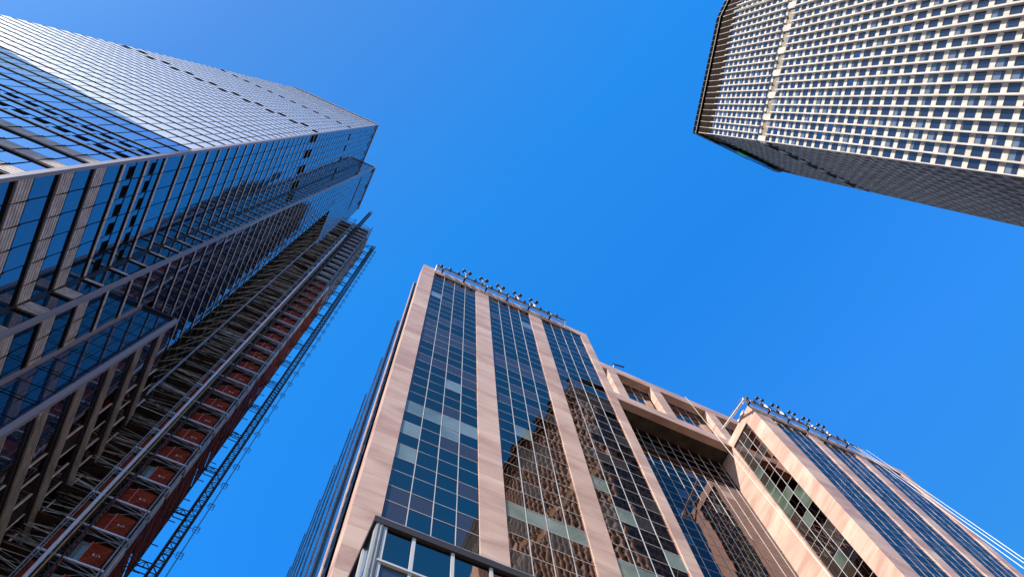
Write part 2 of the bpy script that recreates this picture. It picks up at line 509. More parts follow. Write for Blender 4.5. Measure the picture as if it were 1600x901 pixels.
# S2: ends at the unfinished strip below CAVTOP, runs full depth above it; below B3TOP it stops at the podium block
def endlow(z): return min(endS2(z), max(0.4, 40.2 - (22.1 + .047 * z)))
def endpod(z): return max(0.2, (25.66 + .0548 * z) - (22.1 + .047 * z))
fl_low = [z for z in floors if z <= 84.71]
fl_mid = [z for z in floors if 84.6 <= z <= near(CAVTOP) + .1]
fl_top = [z for z in floors if z >= near(CAVTOP) - .1]
var_s2 = lambda z, j, a: 'brown' if (abs(z - near(284)) < .1 and 1 < a < 12) else ('brown' if z > 318 and j % 4 == 0 else 'tglass')
w, q = facade(fS2, endpod, fl_low, 'tglass', wide=wide); w.build('wall', T0); allq += q
w, q = facade(fS2, endlow, fl_mid, 'tglass'); w.build('wall', T0); allq += q
w, q = facade(fS2, endS2, fl_top, 'tglass', panelvar=var_s2); w.build('wall', T0); allq += q
place_windows(allq, T0, hide=lambda q: False)
# podium block glass return (two long panes rows with dark double lines) and its finned front
b = backing(fW3, lenW3, 0, B3TOP)
pod = []
zz = [30.9, 36.6, 42.2, 47.8, 53.4, 58.9, 64.2, 69.9, 75.4, B3TOP]
zz = [0, 6, 12, 18, 24.5] + zz
for i in range(len(zz) - 1):
    z0, z1 = zz[i], zz[i + 1]; zm = (z0 + z1) / 2
    for za, zb in ((z0 + 0.55, zm - 0.07), (zm + 0.07, z1 - 0.08)):
        L_ = lenW3(za)
        for a0, a1 in ((0.0, L_ * 0.42), (L_ * 0.42 + 0.03, L_)):
            pod.append((fW3.quad(a0, a1, za, zb, 0, 0.004), 'tglass'))
    L_ = lenW3(z0)
    pod.append((fW3.quad(0, L_, z0 + 0.10, z0 + 0.42, 0, 0.002), 'tglass'))
b.build('wall', T0, label='smooth blue glass return of the lower block')
f3 = [0, 6, 12, 18, 24, 29.5, 35, 40.6, 46.6, 52.3, 58.0, 63.9, 69.6, 75.3, B3TOP]
lenS3 = lambda z: (41.6 if z < 66 else 41.6 - (z - 66) * 0.27) - (25.66 + .0548 * z)
b = backing(fS3, lenS3, 0, B3TOP, m='brown')
for i in range(len(f3) - 1):
    z0, z1 = f3[i], f3[i + 1]
    def seg(za, zb, d0, d1, m, d1t=None):
        b.hexa([fS3.P(0, za, d0), fS3.P(lenS3(za), za, d0), fS3.P(lenS3(za), za, d1), fS3.P(0, za, d1),
                fS3.P(0, zb, d0), fS3.P(lenS3(zb), zb, d0), fS3.P(lenS3(zb), zb, d1t or d1), fS3.P(0, zb, d1t or d1)], m)
    for k in range(5):
        a = z0 + 0.1 + 0.42 * k
        seg(a, a + 0.34, -0.1, 0.24 - 0.03 * k, 'tcotta_warm', 0.19 - 0.03 * k)
    seg(z0 - 0.62, z0 - 0.42, -0.1, 0.10, 'tframe')
    seg(z0 - 0.20, z0 - 0.05, -0.1, 0.16, 'tframe')
    s1 = lenS3((z0 + z1) / 2); k = 0
    while k * 1.64 < s1:
        a = k * 1.64
        if a > 0.1: fS3.slab(b, a - 0.03, a + 0.03, z0 + 2.2, z1 - 0.6, -0.1, 0.04 if k % 2 else 0.02, 'tcotta' if a > 3.5 else 'tframe')
        a1 = min(s1, a + 1.6)
        m = 'tglass' if a < 3.2 else random.choice(['brown', 'cbrown', 'cblind', 'cglass', 'void'])
        pod.append((fS3.quad(a + 0.05, a1, z0 + 2.2, z1 - 0.6, 0.0 if a < 3.2 else -0.06, 0.003), m))
        k += 1
b.build('wall', T0, label='lower block wall with deep tan ribbed courses')
place_windows(pod, T0, name='podium_window')
# corner trims
b = MB()
for f, z1, w_ in ((fS1, TOP + 2, 0.22), (fS2, TOP + 2, 0.22), (fS3, B3TOP, 0.24)):
    b = MB()
    b.hexa([f.P(-w_, GZ, -w_), f.P(0.06, GZ, -w_), f.P(0.06, GZ, w_ * .75), f.P(-w_, GZ, w_ * .75),
            f.P(-w_, z1, -w_), f.P(0.06, z1, -w_), f.P(0.06, z1, w_ * .75), f.P(-w_, z1, w_ * .75)], 'ttrim')
    b.build('corner_trim', T0)
b = MB()    # dark seams in the inner corners
b.hexa([fL.P(-.12, 0, 0), fL.P(.12, 0, 0), fL.P(.12, 0, .2), fL.P(-.12, 0, .2), fL.P(-.12, TOP, 0), fL.P(.12, TOP, 0), fL.P(.12, TOP, .2), fL.P(-.12, TOP, .2)], 'tframe')
b.build('corner_trim', T0)
b = MB()
b.hexa([fW3.P(-.2, 0, 0), fW3.P(.12, 0, 0), fW3.P(.12, 0, .35), fW3.P(-.2, 0, .35), fW3.P(-.2, B3TOP, 0), fW3.P(.12, B3TOP, 0), fW3.P(.12, B3TOP, .35), fW3.P(-.2, B3TOP, .35)], 'ttrim')
fW3.slab(b, 0, lenW3(B3TOP), B3TOP, B3TOP + 0.35, -0.3, 0.25, 'tframe')
b.build('corner_trim', T0)
# crown: parapet strips, stepped top and roof
b = MB()
fW.slab(b, -0.2, lenW(TOP), TOP - 1.0, TOP + 0.2, -0.3, 0.35, 'tcotta')
fW.slab(b, 0.3, lenW(TOP) - 1, TOP - 15.0, TOP - 12.2, 0.0, 0.14, 'tlit')
fW.slab(b, 0.3, lenW(TOP) - 1, TOP + 0.2, TOP + 3.6, -0.5, -0.2, 'brown')
fW.slab(b, 0.3, lenW(TOP) - 1, TOP + 3.6, TOP + 4.6, -0.5, -0.1, 'tcotta')
fS1.slab(b, -0.2, lenS1(TOP), TOP - 0.8, TOP + 0.3, -0.3, 0.3, 'ttrim')
fL.slab(b, 0, lenL(TOP), TOP - 0.8, TOP + 0.3, -0.3, 0.3, 'ttrim')
fS2.slab(b, -0.2, endS2(TOP), TOP - 0.8, TOP + 0.3, -0.3, 0.3, 'ttrim')
b.build('parapet', T0)
b = MB()
pts = lambda z: [fW.P(lenW(z), z, -.15), fW.P(0, z, -.15), fL.P(0, z, -.15), fS2.P(0, z, -.15), fS2.P(endS2(z), z, -.15), (-58, 56, z)]
tp = pts(TOP - 0.05); b.face(tp, 'roofing'); b.build('roof', T0)
b = MB()                      # far side walls that close the volume
z = 0
for z0, z1 in ((GZ, 120), (120, 230), (230, TOP - .05)):
    A0, A1 = fW.P(lenW(z0), z0, -.15), fW.P(lenW(z1), z1, -.15)
    b.face([A0, A1, (-62, 56, z1), (-68, 56, z0)], 'tframe')
    b.face([(-68, 56, z0), (-62, 56, z1), (fS2.P(endS2(z1), z1)[0], 55.05, z1), (-23.6, 55.05, z0)], 'tframe')
b.build('rear_wall', T0)
# unfinished strip: slabs, columns and dark backing
b = MB()
b.face([(-24.6, 36, GZ), (-24.6, 55, GZ), (-24.6, 55, 229), (-24.6, 36, 229)], 'brown')
b.face([(-24.6, 38.4, GZ), (-20.9, 38.4, GZ), (-22.3, 38.4, 229), (-24.6, 38.4, 229)], 'brown')
b.build('backing_wall', T0, label='dark unfinished strip beside the hoist')
for z in floors[1:]:
    if z > 226: break
    b = MB(); x1 = fS2.P(0, z)[0]
    b.box(-24.6, x1 - 1.4, max(40.3, 25.9 + .0548 * z), 54.9, z - 0.35, z, 'concrete')
    for y in (43.5, 47.5):
        b.box(x1 - 2.3, x1 - 1.9, y, y + .4, z, z + 4.1, 'concrete')
    b.build('floor_slab', T0)

# ================================================================== construction hoist
H0 = thing('construction_hoist', 'construction hoist scaffold with red landing gates rising against the glass tower', 'construction hoist', (-14, 42, GZ))
HT = 216.0
yF, yB = 39.3, 46.2
def pipe(name, x, y, z1, r, m, z0=GZ, parent=H0, n=8, segl=None):
    b = MB(); b.tube((x, y, z0), (x, y, z1), r, m, n)
    if segl:
        z = z0 + 3
        while z < z1: b.tube((x, y, z), (x, y, z + .22), r * 1.5, 'darksteel', n); z += segl
    return b.build(name, parent)
for x, y, r, m in ((-18.0, yF, .14, 'steel'), (-14.95, yF, .07, 'steel'), (-14.72, yF - .05, .05, 'steel'), (-10.50, yF, .08, 'steel'), (-10.24, yF, .07, 'steel'),
                   (-18.0, yB, .15, 'steel'), (-10.38, yB, .10, 'darksteel'), (-14.95, yB, .10, 'darksteel')):
    pipe('standard_pipe', x, y, HT, r, m, segl=8.8 if r > .15 else None)
pipe('riser_pipe', -14.02, yF - 0.45, 196, 0.15, 'pale')
pipe('conduit_pipe', -13.66, yF - 0.45, 190, 0.07, 'gold')
b = MB()          # beige cladding strip running up the outer corner
z = GZ
while z < 150:
    b.box(-10.36, -10.20, yF + 0.55 + random.uniform(-.1, .1), yF + 1.25 + random.uniform(-.2, .1), z, z + random.uniform(3.2, 4.3), random.choice(['tcotta_warm', 'cream', 'tcotta'])); z += 4.4
b.build('corner_cladding', H0)
levels = []
z = 68.5 - 4.4 * 15
while z < HT: levels.append(z); z += 4.4
DIG = {'0': 'abcdef', '1': 'bc', '2': 'abged', '3': 'abgcd', '4': 'fgbc', '5': 'afgcd', '6': 'afgcde', '7': 'abc', '8': 'abcdefg', '9': 'abcfgd'}
def digits(txt, x, y, z, h):
    b = MB(); w = h * .5; t = h * .2
    seg = {'a': (0, w, h - t, h), 'g': (0, w, h / 2 - t / 2, h / 2 + t / 2), 'd': (0, w, 0, t), 'f': (0, t, h / 2, h), 'b': (w - t, w, h / 2, h), 'e': (0, t, 0, h / 2), 'c': (w - t, w, 0, h / 2)}
    for i, ch in enumerate(txt):
        for s in DIG[ch]:
            x0, x1, z0, z1 = seg[s]
            b.box(x + i * w * 1.5 + x0, x + i * w * 1.5 + x1, y - .012, y, z + z0, z + z1, 'white')
    return b
for k, z in enumerate(levels):
    red = z < 152
    # deck and landing beam
    b = MB(); b.box(-17.8, -10.5, yF + .25, yB - .1, z - .12, z, 'deck'); b.build('deck', H0)
    b = MB()
    b.box(-15.0, -10.3, yF - .06, yF + .06, z - .09, z + .09, 'pale' if z < 130 else 'steel')
    b.box(-15.0, -10.3, yF - .03, yF + .03, z - .95, z - .88, 'steel')
    b.tube((-13.0, yF, z - .05), (-10.5, yF, z - .85), .035, 'steel'); b.tube((-14.9, yF, z - .9), (-13.9, yF, z - .1), .035, 'steel')
    b.tube((-14.9, yF, z - .1), (-14.1, yF, z - .9), .035, 'steel'); b.tube((-11.4, yF, z - .05), (-10.5, yF, z - .55), .035, 'steel')
    b.tube((-13.0, yF + .05, z - .5), (-10.5, yF + .05, z - 1.3), .028, 'steel'); b.tube((-13.1, yF, z - .9), (-13.1, yF, z + 3.4), .035, 'redbright' if red else 'steel')
    b.build('landing_beam', H0); b = MB()
    b.tube((-17.9, yF, z + .2), (-15.0, yF, z + .2), .055, 'steel')
    b.build('brace', H0)
    b = MB(); b.tube((-12.9, yF + .5, z + 2.9), (-10.5, yF, z + 4.0), .03, 'steel'); b.build('brace', H0)
    # wires, ties and stored rods between facade and hoist
    b = MB()
    for j in range(22):
        za = z + .3 + random.uniform(0, 3.9); y_ = yF + random.uniform(0, 1.5)
        b.tube((-17.9, y_, za), (-15.0, y_ + random.uniform(-.2, .2), za + random.uniform(-1.3, .9)), random.uniform(.016, .04), random.choice(['steel', 'steel', 'concrete', 'tcotta', 'brown', 'pale']), 4)
    b.build('tie_rods', H0)
    # facade ties (the V of tubes in the dark strip)
    b = MB(); xf = fS2.P(0, z)[0]
    b.tube((-18.0, yF + .1, z + 1.2), (xf - .5, 41.2 + random.uniform(-.3, .3), z + 1.5), .065, 'tcotta_warm'); b.tube((-18.0, yF + .1, z + 1.2), (xf - .6, 43.0 + random.uniform(-.3, .3), z + 2.6), .065, 'tcotta_warm')
    b.build('facade_tie', H0)
    # landing gates
    off = random.uniform(-.1, .1)
    g = MB()
    if red:
        g.box(-12.30, -10.78, yF + .32, yF + .40, z + .35, z + 3.2, 'red')
        g.box(-13.08, -12.34, yF + .50, yF + .56, z + .35, z + 3.2, random.choice(['red', 'red', 'red', 'cgreen' if z < 70 else 'red']))
        gate = g.build('landing_gate', H0)
        g = MB(); g.box(-12.36, -12.27, yF + .26, yF + .44, z + .35, z + 3.2, 'redbright'); g.box(-13.1, -10.76, yF + .28, yF + .44, z + .38, z + .48, 'redbright')
        g.tube((-12.2, yF + .29, z + .6), (-10.85, yF + .29, z + 2.9), .018, 'redbright'); g.tube((-12.2, yF + .29, z + 1.7), (-10.85, yF + .29, z + .7), .018, 'redbright')
        g.tube((-12.2, yF + .29, z + 2.3), (-10.85, yF + .29, z + 1.5), .014, 'redbright')
        g.build('gate_frame', gate)
        if 20 < z < 120:
            digits('0%02d' % (int(z / 4.4) + 5), -11.78, yF + .315, z + 1.7, .26).build('level_number', gate)
        g = MB(); g.box(-14.70, -14.12, yF + .12, yF + .18, z + .35, z + 3.2, 'red'); g.build('side_gate', H0)
    else:
        g.box(-13.08, -10.78, yF + .32, yF + .40, z + .7, z + 2.8, 'greymesh')
        for j in range(4): g.box(-13.0 + j * .58, -12.75 + j * .58, yF + .28, yF + .32, z + 1.4, z + 1.9, 'steel')
        g.build('landing_gate', H0, label='grey upper landing gate')
        g = MB(); g.box(-14.70, -14.12, yF + .12, yF + .18, z + .7, z + 2.8, 'greymesh'); g.build('side_gate', H0)
    # outer side panel
    g = MB()
    m = 'red' if red else 'greymesh'
    g.box(-10.40, -10.34, yF + 1.6, yB - .2, z + .1, z + (4.1 if z % 2 < 1 else 3.7), m)
    g.tube((-10.30, yF + .3, z + .2), (-10.30, yB - .2, z + 3.6), .04, 'darksteel'); g.tube((-10.30, yB - .4, z + .2), (-10.30, yF + 1.8, z + 3.9), .04, 'redbright' if red else 'steel')
    g.tube((-10.28, yB - .1, z + 2.2), (-9.65, yB - .1, z + 2.2), .05, 'darksteel')
    g.build('side_screen', H0)
def lattice(name, x0, x1, y0, y1, z0, z1, pitch, r, m, parent, rung_m=None):
    b = MB(); rm = rung_m or m
    for x in (x0, x1):
        for y in (y0, y1): b.tube((x, y, z0), (x, y, z1), r, m)
    z = z0 + .3; k = 0
    while z + pitch < z1:
        for a, c in (((x0, y0), (x1, y0)), ((x1, y0), (x1, y1)), ((x1, y1), (x0, y1)), ((x0, y1), (x0, y0))):
            b.tube((*a, z), (*c, z), r * .62, rm, 4)
            b.tube((*a, z if k % 2 else z + pitch), (*c, z + pitch if k % 2 else z), r * .5, rm, 4)
        z += pitch; k += 1
    return b.build(name, parent)
lattice('mast', -13.72, -13.08, yF - .45, yF + .2, GZ, 241, 1.5, .065, 'darksteel', H0, 'darksteel')
b = MB()
b.tube((-18.1, yF, HT), (-10.3, yF, HT), .09, 'steel'); b.tube((-18.1, yB, HT), (-10.3, yB, HT), .09, 'steel')
b.tube((-18.1, yF, HT), (-18.1, yB, HT), .09, 'steel'); b.tube((-10.3, yF, HT + 2), (-10.3, yB, HT), .09, 'steel')
b.tube((-18.0, yF, HT + 1.3), (-14.9, yF, HT + 5), .06, 'darksteel'); b.tube((-15.0, yF, HT), (-15.0, yF, HT + 6), .09, 'darksteel')
b.tube((-10.4, yF, HT), (-10.4, yF, HT + 5.5), .07, 'darksteel'); b.tube((-12.9, yF, HT + 4), (-10.9, yF, HT + 1.5), .06, 'darksteel')
b.box(-17.4, -15.4, yF + .6, yF + 3, HT - 1.8, HT - .4, 'steel')
b.build('top_frame', H0)

# ================================================================== free-standing hoist mast
K0 = thing('hoist_mast', 'slender dark lattice hoist mast standing free against the sky right of the red gates', 'lattice mast', (-8.05, 42.7, GZ))
lattice('mast', -8.40, -7.72, 42.3, 43.0, GZ, 215, .95, .065, 'darksteel', K0)
b = MB(); b.box(-7.70, -7.62, 42.45, 42.85, GZ, 215, 'darksteel'); b.build('gear_rack', K0)
z = 17.6
while z < 214:
    b = MB()
    for dz in (0, .75):
        b.tube((-10.3, 42.4, z + dz), (-9.4, 42.9, z + dz), .045, 'darksteel'); b.tube((-10.3, 43.5, z + dz), (-9.4, 42.5, z + dz), .045, 'darksteel')
        b.tube((-9.5, 42.4, z + dz), (-8.4, 42.4, z + dz), .05, 'darksteel'); b.tube((-9.5, 42.95, z + dz), (-8.4, 42.95, z + dz), .05, 'darksteel')
    b.tube((-9.5, 42.4, z), (-8.95, 42.4, z + .75), .04, 'darksteel'); b.tube((-8.95, 42.4, z + .75), (-8.4, 42.4, z), .04, 'darksteel')
    b.tube((-9.5, 42.4, z), (-9.5, 42.4, z + .75), .045, 'darksteel'); b.tube((-8.95, 42.4, z), (-8.95, 42.4, z + .75), .045, 'darksteel')
    b.build('wall_tie', K0); z += 8.85
b = MB()
b.tube((-7.08, 42.7, GZ), (-7.08, 42.7, 213), .03, 'darksteel', 5); b.tube((-7.14, 42.7, GZ), (-7.14, 42.7, 213), .02, 'steel', 5)
b.build('trailing_cable', K0)
z = 4.2
while z < 212:
    b = MB(); r_ = .022
    b.tube((-7.62, 42.7, z), (-6.8, 42.7, z), r_, 'darksteel', 4)
    for x in (-7.32, -6.84):
        b.tube((x, 42.45, z), (x, 42.95, z), r_, 'darksteel', 4)
        b.tube((x, 42.7, z), (x, 42.7, z + .55), r_, 'darksteel', 4)
    b.tube((-7.32, 42.7, z + .55), (-6.84, 42.7, z + .55), r_, 'darksteel', 4)
    b.tube((-7.32, 42.45, z), (-6.84, 42.45, z), r_, 'darksteel', 4); b.tube((-7.32, 42.95, z), (-6.84, 42.95, z), r_, 'darksteel', 4)
    b.build('cable_guide', K0); z += 4.36

# ================================================================== pink granite building
G0 = thing('granite_building', 'pink granite and dark blue glass office building with twin fronts joined by a high bridge', 'office building', (38, 40, GZ))
YF = 21.283; RZ = 110.0; HEAD = 107.9
AX0, AX1, BX0, BX1 = 2.6, 25.76, 50.2, 74.6
rows = [HEAD]
k = 0
while rows[-1] > 2: rows.append(rows[-1] - (2.0, 2.05, 2.1, 2.15)[k % 4] if rows[-1] > 60 else rows[-1] - (1.9, 2.12)[k % 2]); k += 1
def pane_choice(r, key):
    x = random.random()
    if key == 'A':
        if r in (12, 13): return 'cblind'
        return 'cblind' if x < .13 else ('cgreen' if x < .015 + .13 else 'cglass')
    if key == 'side': return 'cgreen2' if x < .16 else ('cbrown' if x < .30 else ('cblind' if x < .5 else 'cglass'))
    return 'cblind' if x < .10 else 'cglass'
winq = []
def bay(x0, x1, front, ncol, key, rws=rows, rec=0.10, special=None, bar='alu', bw=.026):
    """front: Face with a measured along it; returns the mullion mesh, adds panes to winq."""
    b = MB()
    for i in range(len(rws) - 1):
        zt, zb = rws[i], rws[i + 1]
        front.slab(b, x0, x1, zt - .03, zt + .03, -rec - .02, -rec + .012, 'alu_dim')
        pick_row = random.random() < .06
        for c in range(ncol):
            a0 = x0 + (x1 - x0) * c / ncol + .05; a1 = x0 + (x1 - x0) * (c + 1) / ncol - .05
            m = pane_choice(i, key)
            if pick_row and key == 'A' and random.random() < .75: m = 'cblind'
            if special: m = special(i, c) or m
            winq.append((front.quad(a0, a1, zb + .04, zt - .04, -rec, .013), m))
    for c in range(1, ncol):
        a = x0 + (x1 - x0) * c / ncol
        front.slab(b, a - bw, a + bw, rws[-1], rws[0], -rec - .02, -rec + .02, bar)
    return b
fA = Face((0, YF), (0, 0), (1, 0), (0, -1))
A_bays = [(4.20, 9.86), (11.62, 17.28), (18.98, 24.66)]
B_bays = [(52.74, 58.42), (60.12, 65.8), (67.5, 73.2)]
def tower_front(bays, x0, x1):
    """stone frame of a tower front with the bay openings left out, each pier a box"""
    b = MB(); xs = [x0] + [v for p in bays for v in p] + [x1]
    for i in range(0, len(xs), 2): b.box(xs[i], xs[i + 1], YF, YF + 1.0, GZ, RZ - 2.1, 'stone')
    b.box(x0, x1, YF, YF + 1.0, RZ - 2.1, RZ, 'stone')
    return b
def specA(i, c):
    if i in (23,) : return 'cgreen'
    if i == 25 and c == 0: return 'cgreen'
for n_, (x0, x1) in enumerate(A_bays):
    sp = specA if n_ == 0 else (lambda i, c, n_=n_: 'cgreen' if i == 28 + n_ * 0 + (1 if n_ == 2 else 0) else None)
    bay(x0, x1, fA, 4, 'A', special=sp).build('window_mullions', G0)
for x0, x1 in B_bays: bay(x0, x1, fA, 4, 'B', bar='steel', bw=.018).build('window_mullions', G0)
tower_front(A_bays, AX0, AX1).build('front_wall', G0)
tower_front(B_bays, BX0, BX1).build('front_wall', G0)
# recessed dark wall right behind the panes so nothing shows through
b = MB(); b.box(AX0 + .1, AX1 - .1, YF + .45, YF + .9, GZ, RZ - 1, 'void'); b.box(BX0 + .1, BX1 - .1, YF + .45, YF + .9, GZ, RZ - 1, 'void')
b.build('inner_wall', G0)
# side of the left tower (seen at a glance): projecting stone piers and recessed glazed strips
b = MB()
b.box(AX0, AX0 + .6, YF + 1.0, YF + 1.5, GZ, RZ, 'stone')
y = 23.9
while y < 72:
    pj = .26 if y < 32 else .17
    b.box(AX0 - pj, AX0 - pj + .06, y, y + .5, GZ, RZ, 'stone' if y < 40 else 'steel'); b.box(AX0 - pj + .06, AX0 + .5, y + .003, y + .9, GZ, RZ - .4, 'cglass')
    y += 5.45
b.build('side_wall', G0)
fAs = Face((AX0 - .20, 0), (0, 0), (0, -1), (-1, 0))
y = 23.05
b = MB()
yy = [(23.05, 23.9)] + [(24.8 + 5.45 * k, 29.35 + 5.45 * k) for k in range(9)]
for y0, y1 in yy:
    for i in range(len(rows) - 1):
        winq.append((fAs.quad(-y1, -y0, rows[i + 1] + .1, rows[i] - .1, -.1, .004), 'tglass'))
b = MB(); b.box(AX0 + .3, AX0 + .5, YF + 1, 72, GZ, RZ, 'void'); b.box(AX0 + .3, AX1, YF + 1, 72, RZ - .4, RZ - .2, 'roofing'); b.box(AX0 + .5, 26, 71.5, 72, GZ, RZ, 'stone')
b.box(AX1 - .5, AX1, YF + 1, 30, GZ, RZ, 'stone')
b.build('roof', G0)
# side of the right tower: stone with a three-column window strip
fBs = Face((BX0, 0), (0, 0), (0, 1), (-1, 0))
b = MB()
b.box(BX0, BX0 + .8, YF + 1.0, 23.25, GZ, RZ, 'stone'); b.box(BX0, BX0 + .8, 27.0, 34, GZ, RZ, 'stone'); b.box(BX0, BX0 + .8, 23.25, 27.0, HEAD, RZ, 'stone')
b.box(BX0 + .3, BX0 + .7, 23.25, 27, GZ, HEAD, 'void')
b.box(BX0 + .8, BX1 - .01, YF + 1.0, 34, RZ - .5, RZ - .3, 'roofing'); b.box(BX1 - .6, BX1, YF + 1.0, 60, GZ, RZ, 'stone')
b.build('side_wall', G0)
bay(23.25, 27.0, fBs, 3, 'side', rec=.18).build('window_mullions', G0)
# set-back block with the bridge: openings, soffit, recessed curtain wall
BY, CY = 27.2, 30.0; BZ0, BZ1 = 108.4, 125.0
b = MB()
ops = [(29.0, 33.8), (35.3, 40.95), (42.6, 50.3), (51.95, 57.6), (59.2, 65.0)]
ox = [22.0] + [v for p in ops for v in p] + [76.0]
b.box(22, 76, BY, BY + 1.0, 122.4, BZ1, 'stone'); b.box(22, 76, BY, BY + 1.0, BZ0, 111.0, 'stone')
for i in range(0, len(ox), 2): b.box(ox[i], ox[i + 1], BY, BY + 1.0, 111.0, 122.4, 'stone')
b.build('bridge_wall', G0, label='high granite bridge wall with deep square openings')
b = MB(); b.box(22, 76, BY + 1.5, 60, BZ1 - .6, BZ1 - .3, 'roofing'); b.box(22, 76, BY + 3.2, BY + 3.4, 109, BZ1 - .6, 'void'); b.box(21.9, 22, BY, 60, RZ - .4, BZ1, 'stone')
b.box(76, 76.1, BY, 60, RZ - 10, BZ1, 'stone')
b.build('roof', G0)
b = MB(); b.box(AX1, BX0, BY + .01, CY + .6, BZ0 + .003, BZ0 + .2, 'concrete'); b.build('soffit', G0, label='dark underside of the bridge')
fBr = Face((0, BY + 1.0), (0, 0), (1, 0), (0, -1))
brow = [122.4, 120.2, 118.0, 115.8, 113.4, 111.0]
for x0, x1 in ops:
    n = max(3, round((x1 - x0) / 1.45)); bay(x0, x1, fBr, n, 'B', rws=brow, rec=0.1).build('window_mullions', G0)
b = MB()
for x0, x1 in ops:
    b.box(x0, x1, BY + 1.2, BY + 1.3, 111, 122.4, 'void')
b.build('inner_wall', G0)
fC = Face((0, CY), (0, 0), (1, 0), (0, -1))
crow = [106.1 - 2.08 * i for i in range(51)]
bb = MB()
cx = [AX1 + .1] + [37.1 + 1.562 * k for k in range(-7, 9)] + [BX0 - .02]
cx = [x for x in cx if x >= AX1 + .1]
def ctop(x): return 108.4
for i in range(len(crow) - 1):
    bb.box(AX1, BX0, CY - .02, CY + .04, crow[i] - .03, crow[i] + .03, 'alu_dim')
    for c in range(len(cx) - 1):
        m = 'cblind' if random.random() < .08 else 'cdeep'
        winq.append((fC.quad(cx[c] + .04, cx[c + 1] - .04, crow[i + 1] + .04, crow[i] - .04, 0, .006), m))
for c in range(len(cx) - 1): winq.append((fC.quad(cx[c] + .04, cx[c + 1] - .04, crow[0] + .04, 108.35, 0, .003), 'cglass'))
for x in cx[1:-1]: bb.box(x - .035, x + .035, CY - .04, CY + .02, 2, 108.39, 'alu')
bb.build('window_mullions', G0)
b = MB(); b.box(AX1, BX0, CY + .3, CY + .6, GZ, 108.4, 'void'); b.build('inner_wall', G0)
vis = lambda q: (q[0][1] > 23 and q[0][0] < 3) or (q[0][1] > 29.5 and q[0][2] < 84) or (16.5 < q[0][1] < 22 and q[0][2] < 43 and q[0][0] < 50) or (q[0][0] < BX1 and q[0][0] > BX0 + 1 and q[0][2] > 108 and q[0][0] > 56)
place_windows(winq, G0, hide=vis)
# glazed lower block in front of the left tower
X0b, Yb, Zb = 2.95, 16.0, 31.4
fb = Face((X0b, Yb + .12), (0, 0), (1, 0), (0, -1)); fbs = Face((X0b + .12, Yb), (0, 0), (0, 1), (-1, 0))
q = []
b = MB()
xs = [0.5, 1.69, 3.32, 4.95, 6.58, 8.21, 9.84, 11.47, 13.1, 14.73, 16.36, 18, 19.6, 21.2, 22.8]
zs = [Zb - .45, 28.45, 25.5, 22.6, 19.6, 16.7, 13.8, 10.9, 8.0, 5.0, 2.0]
for i in range(len(xs) - 1):
    fb.slab(b, xs[i] - .07, xs[i] + .07, GZ, Zb - .35, -.05, .06, 'alu')
    for j in range(len(zs) - 1):
        q.append((fb.quad(xs[i] + .09, xs[i + 1] - .09, zs[j + 1] + .07, zs[j] - .05, 0, .004), 'cblind' if (i == 0 and j == 1) else 'cglass'))
for z in zs[1:]: fb.slab(b, 0.4, 23, z - .06, z + .06, -.05, .12, 'alu')
for k, a in enumerate((1.3, 2.8, 4.2)): fbs.slab(b, a - .08, a + .08, GZ, Zb - .4, -.05, .1, 'alu')
for a0, a1 in ((.3, 1.2), (1.4, 2.7), (2.9, 4.1), (4.3, 5.2)):
    for j in range(len(zs) - 1): q.append((fbs.quad(a0, a1, zs[j + 1] + .07, zs[j] - .05, 0, .003), 'tglass'))
b.build('podium_mullions', G0)
place_windows(q, G0, name='podium_window', n=60)
b = MB(); b.box(X0b + .10, X0b + .40, Yb + .02, Yb + .36, GZ, Zb - .42, 'postgrey'); b.box(X0b + .16, X0b + .20, Yb - .01, Yb + .02, GZ, Zb - .42, 'steel'); b.box(X0b + .30, X0b + .33, Yb - .01, Yb + .02, GZ, Zb - .42, 'steel'); b.build('podium_corner_post', G0)
b = MB(); b.box(X0b - .02, 26, Yb - .02, YF - .003, Zb - .42, Zb, 'tframe'); b.box(X0b + .3, 26, Yb + .3, YF - .01, Zb - .6, Zb - .43, 'void'); b.box(X0b - .03, 26, Yb - .03, Yb + .1, Zb, Zb + .06, 'steel')
b.box(X0b + .45, 25.9, Yb + .45, YF - .1, GZ, Zb - .62, 'void')
b.build('podium_roof', G0)

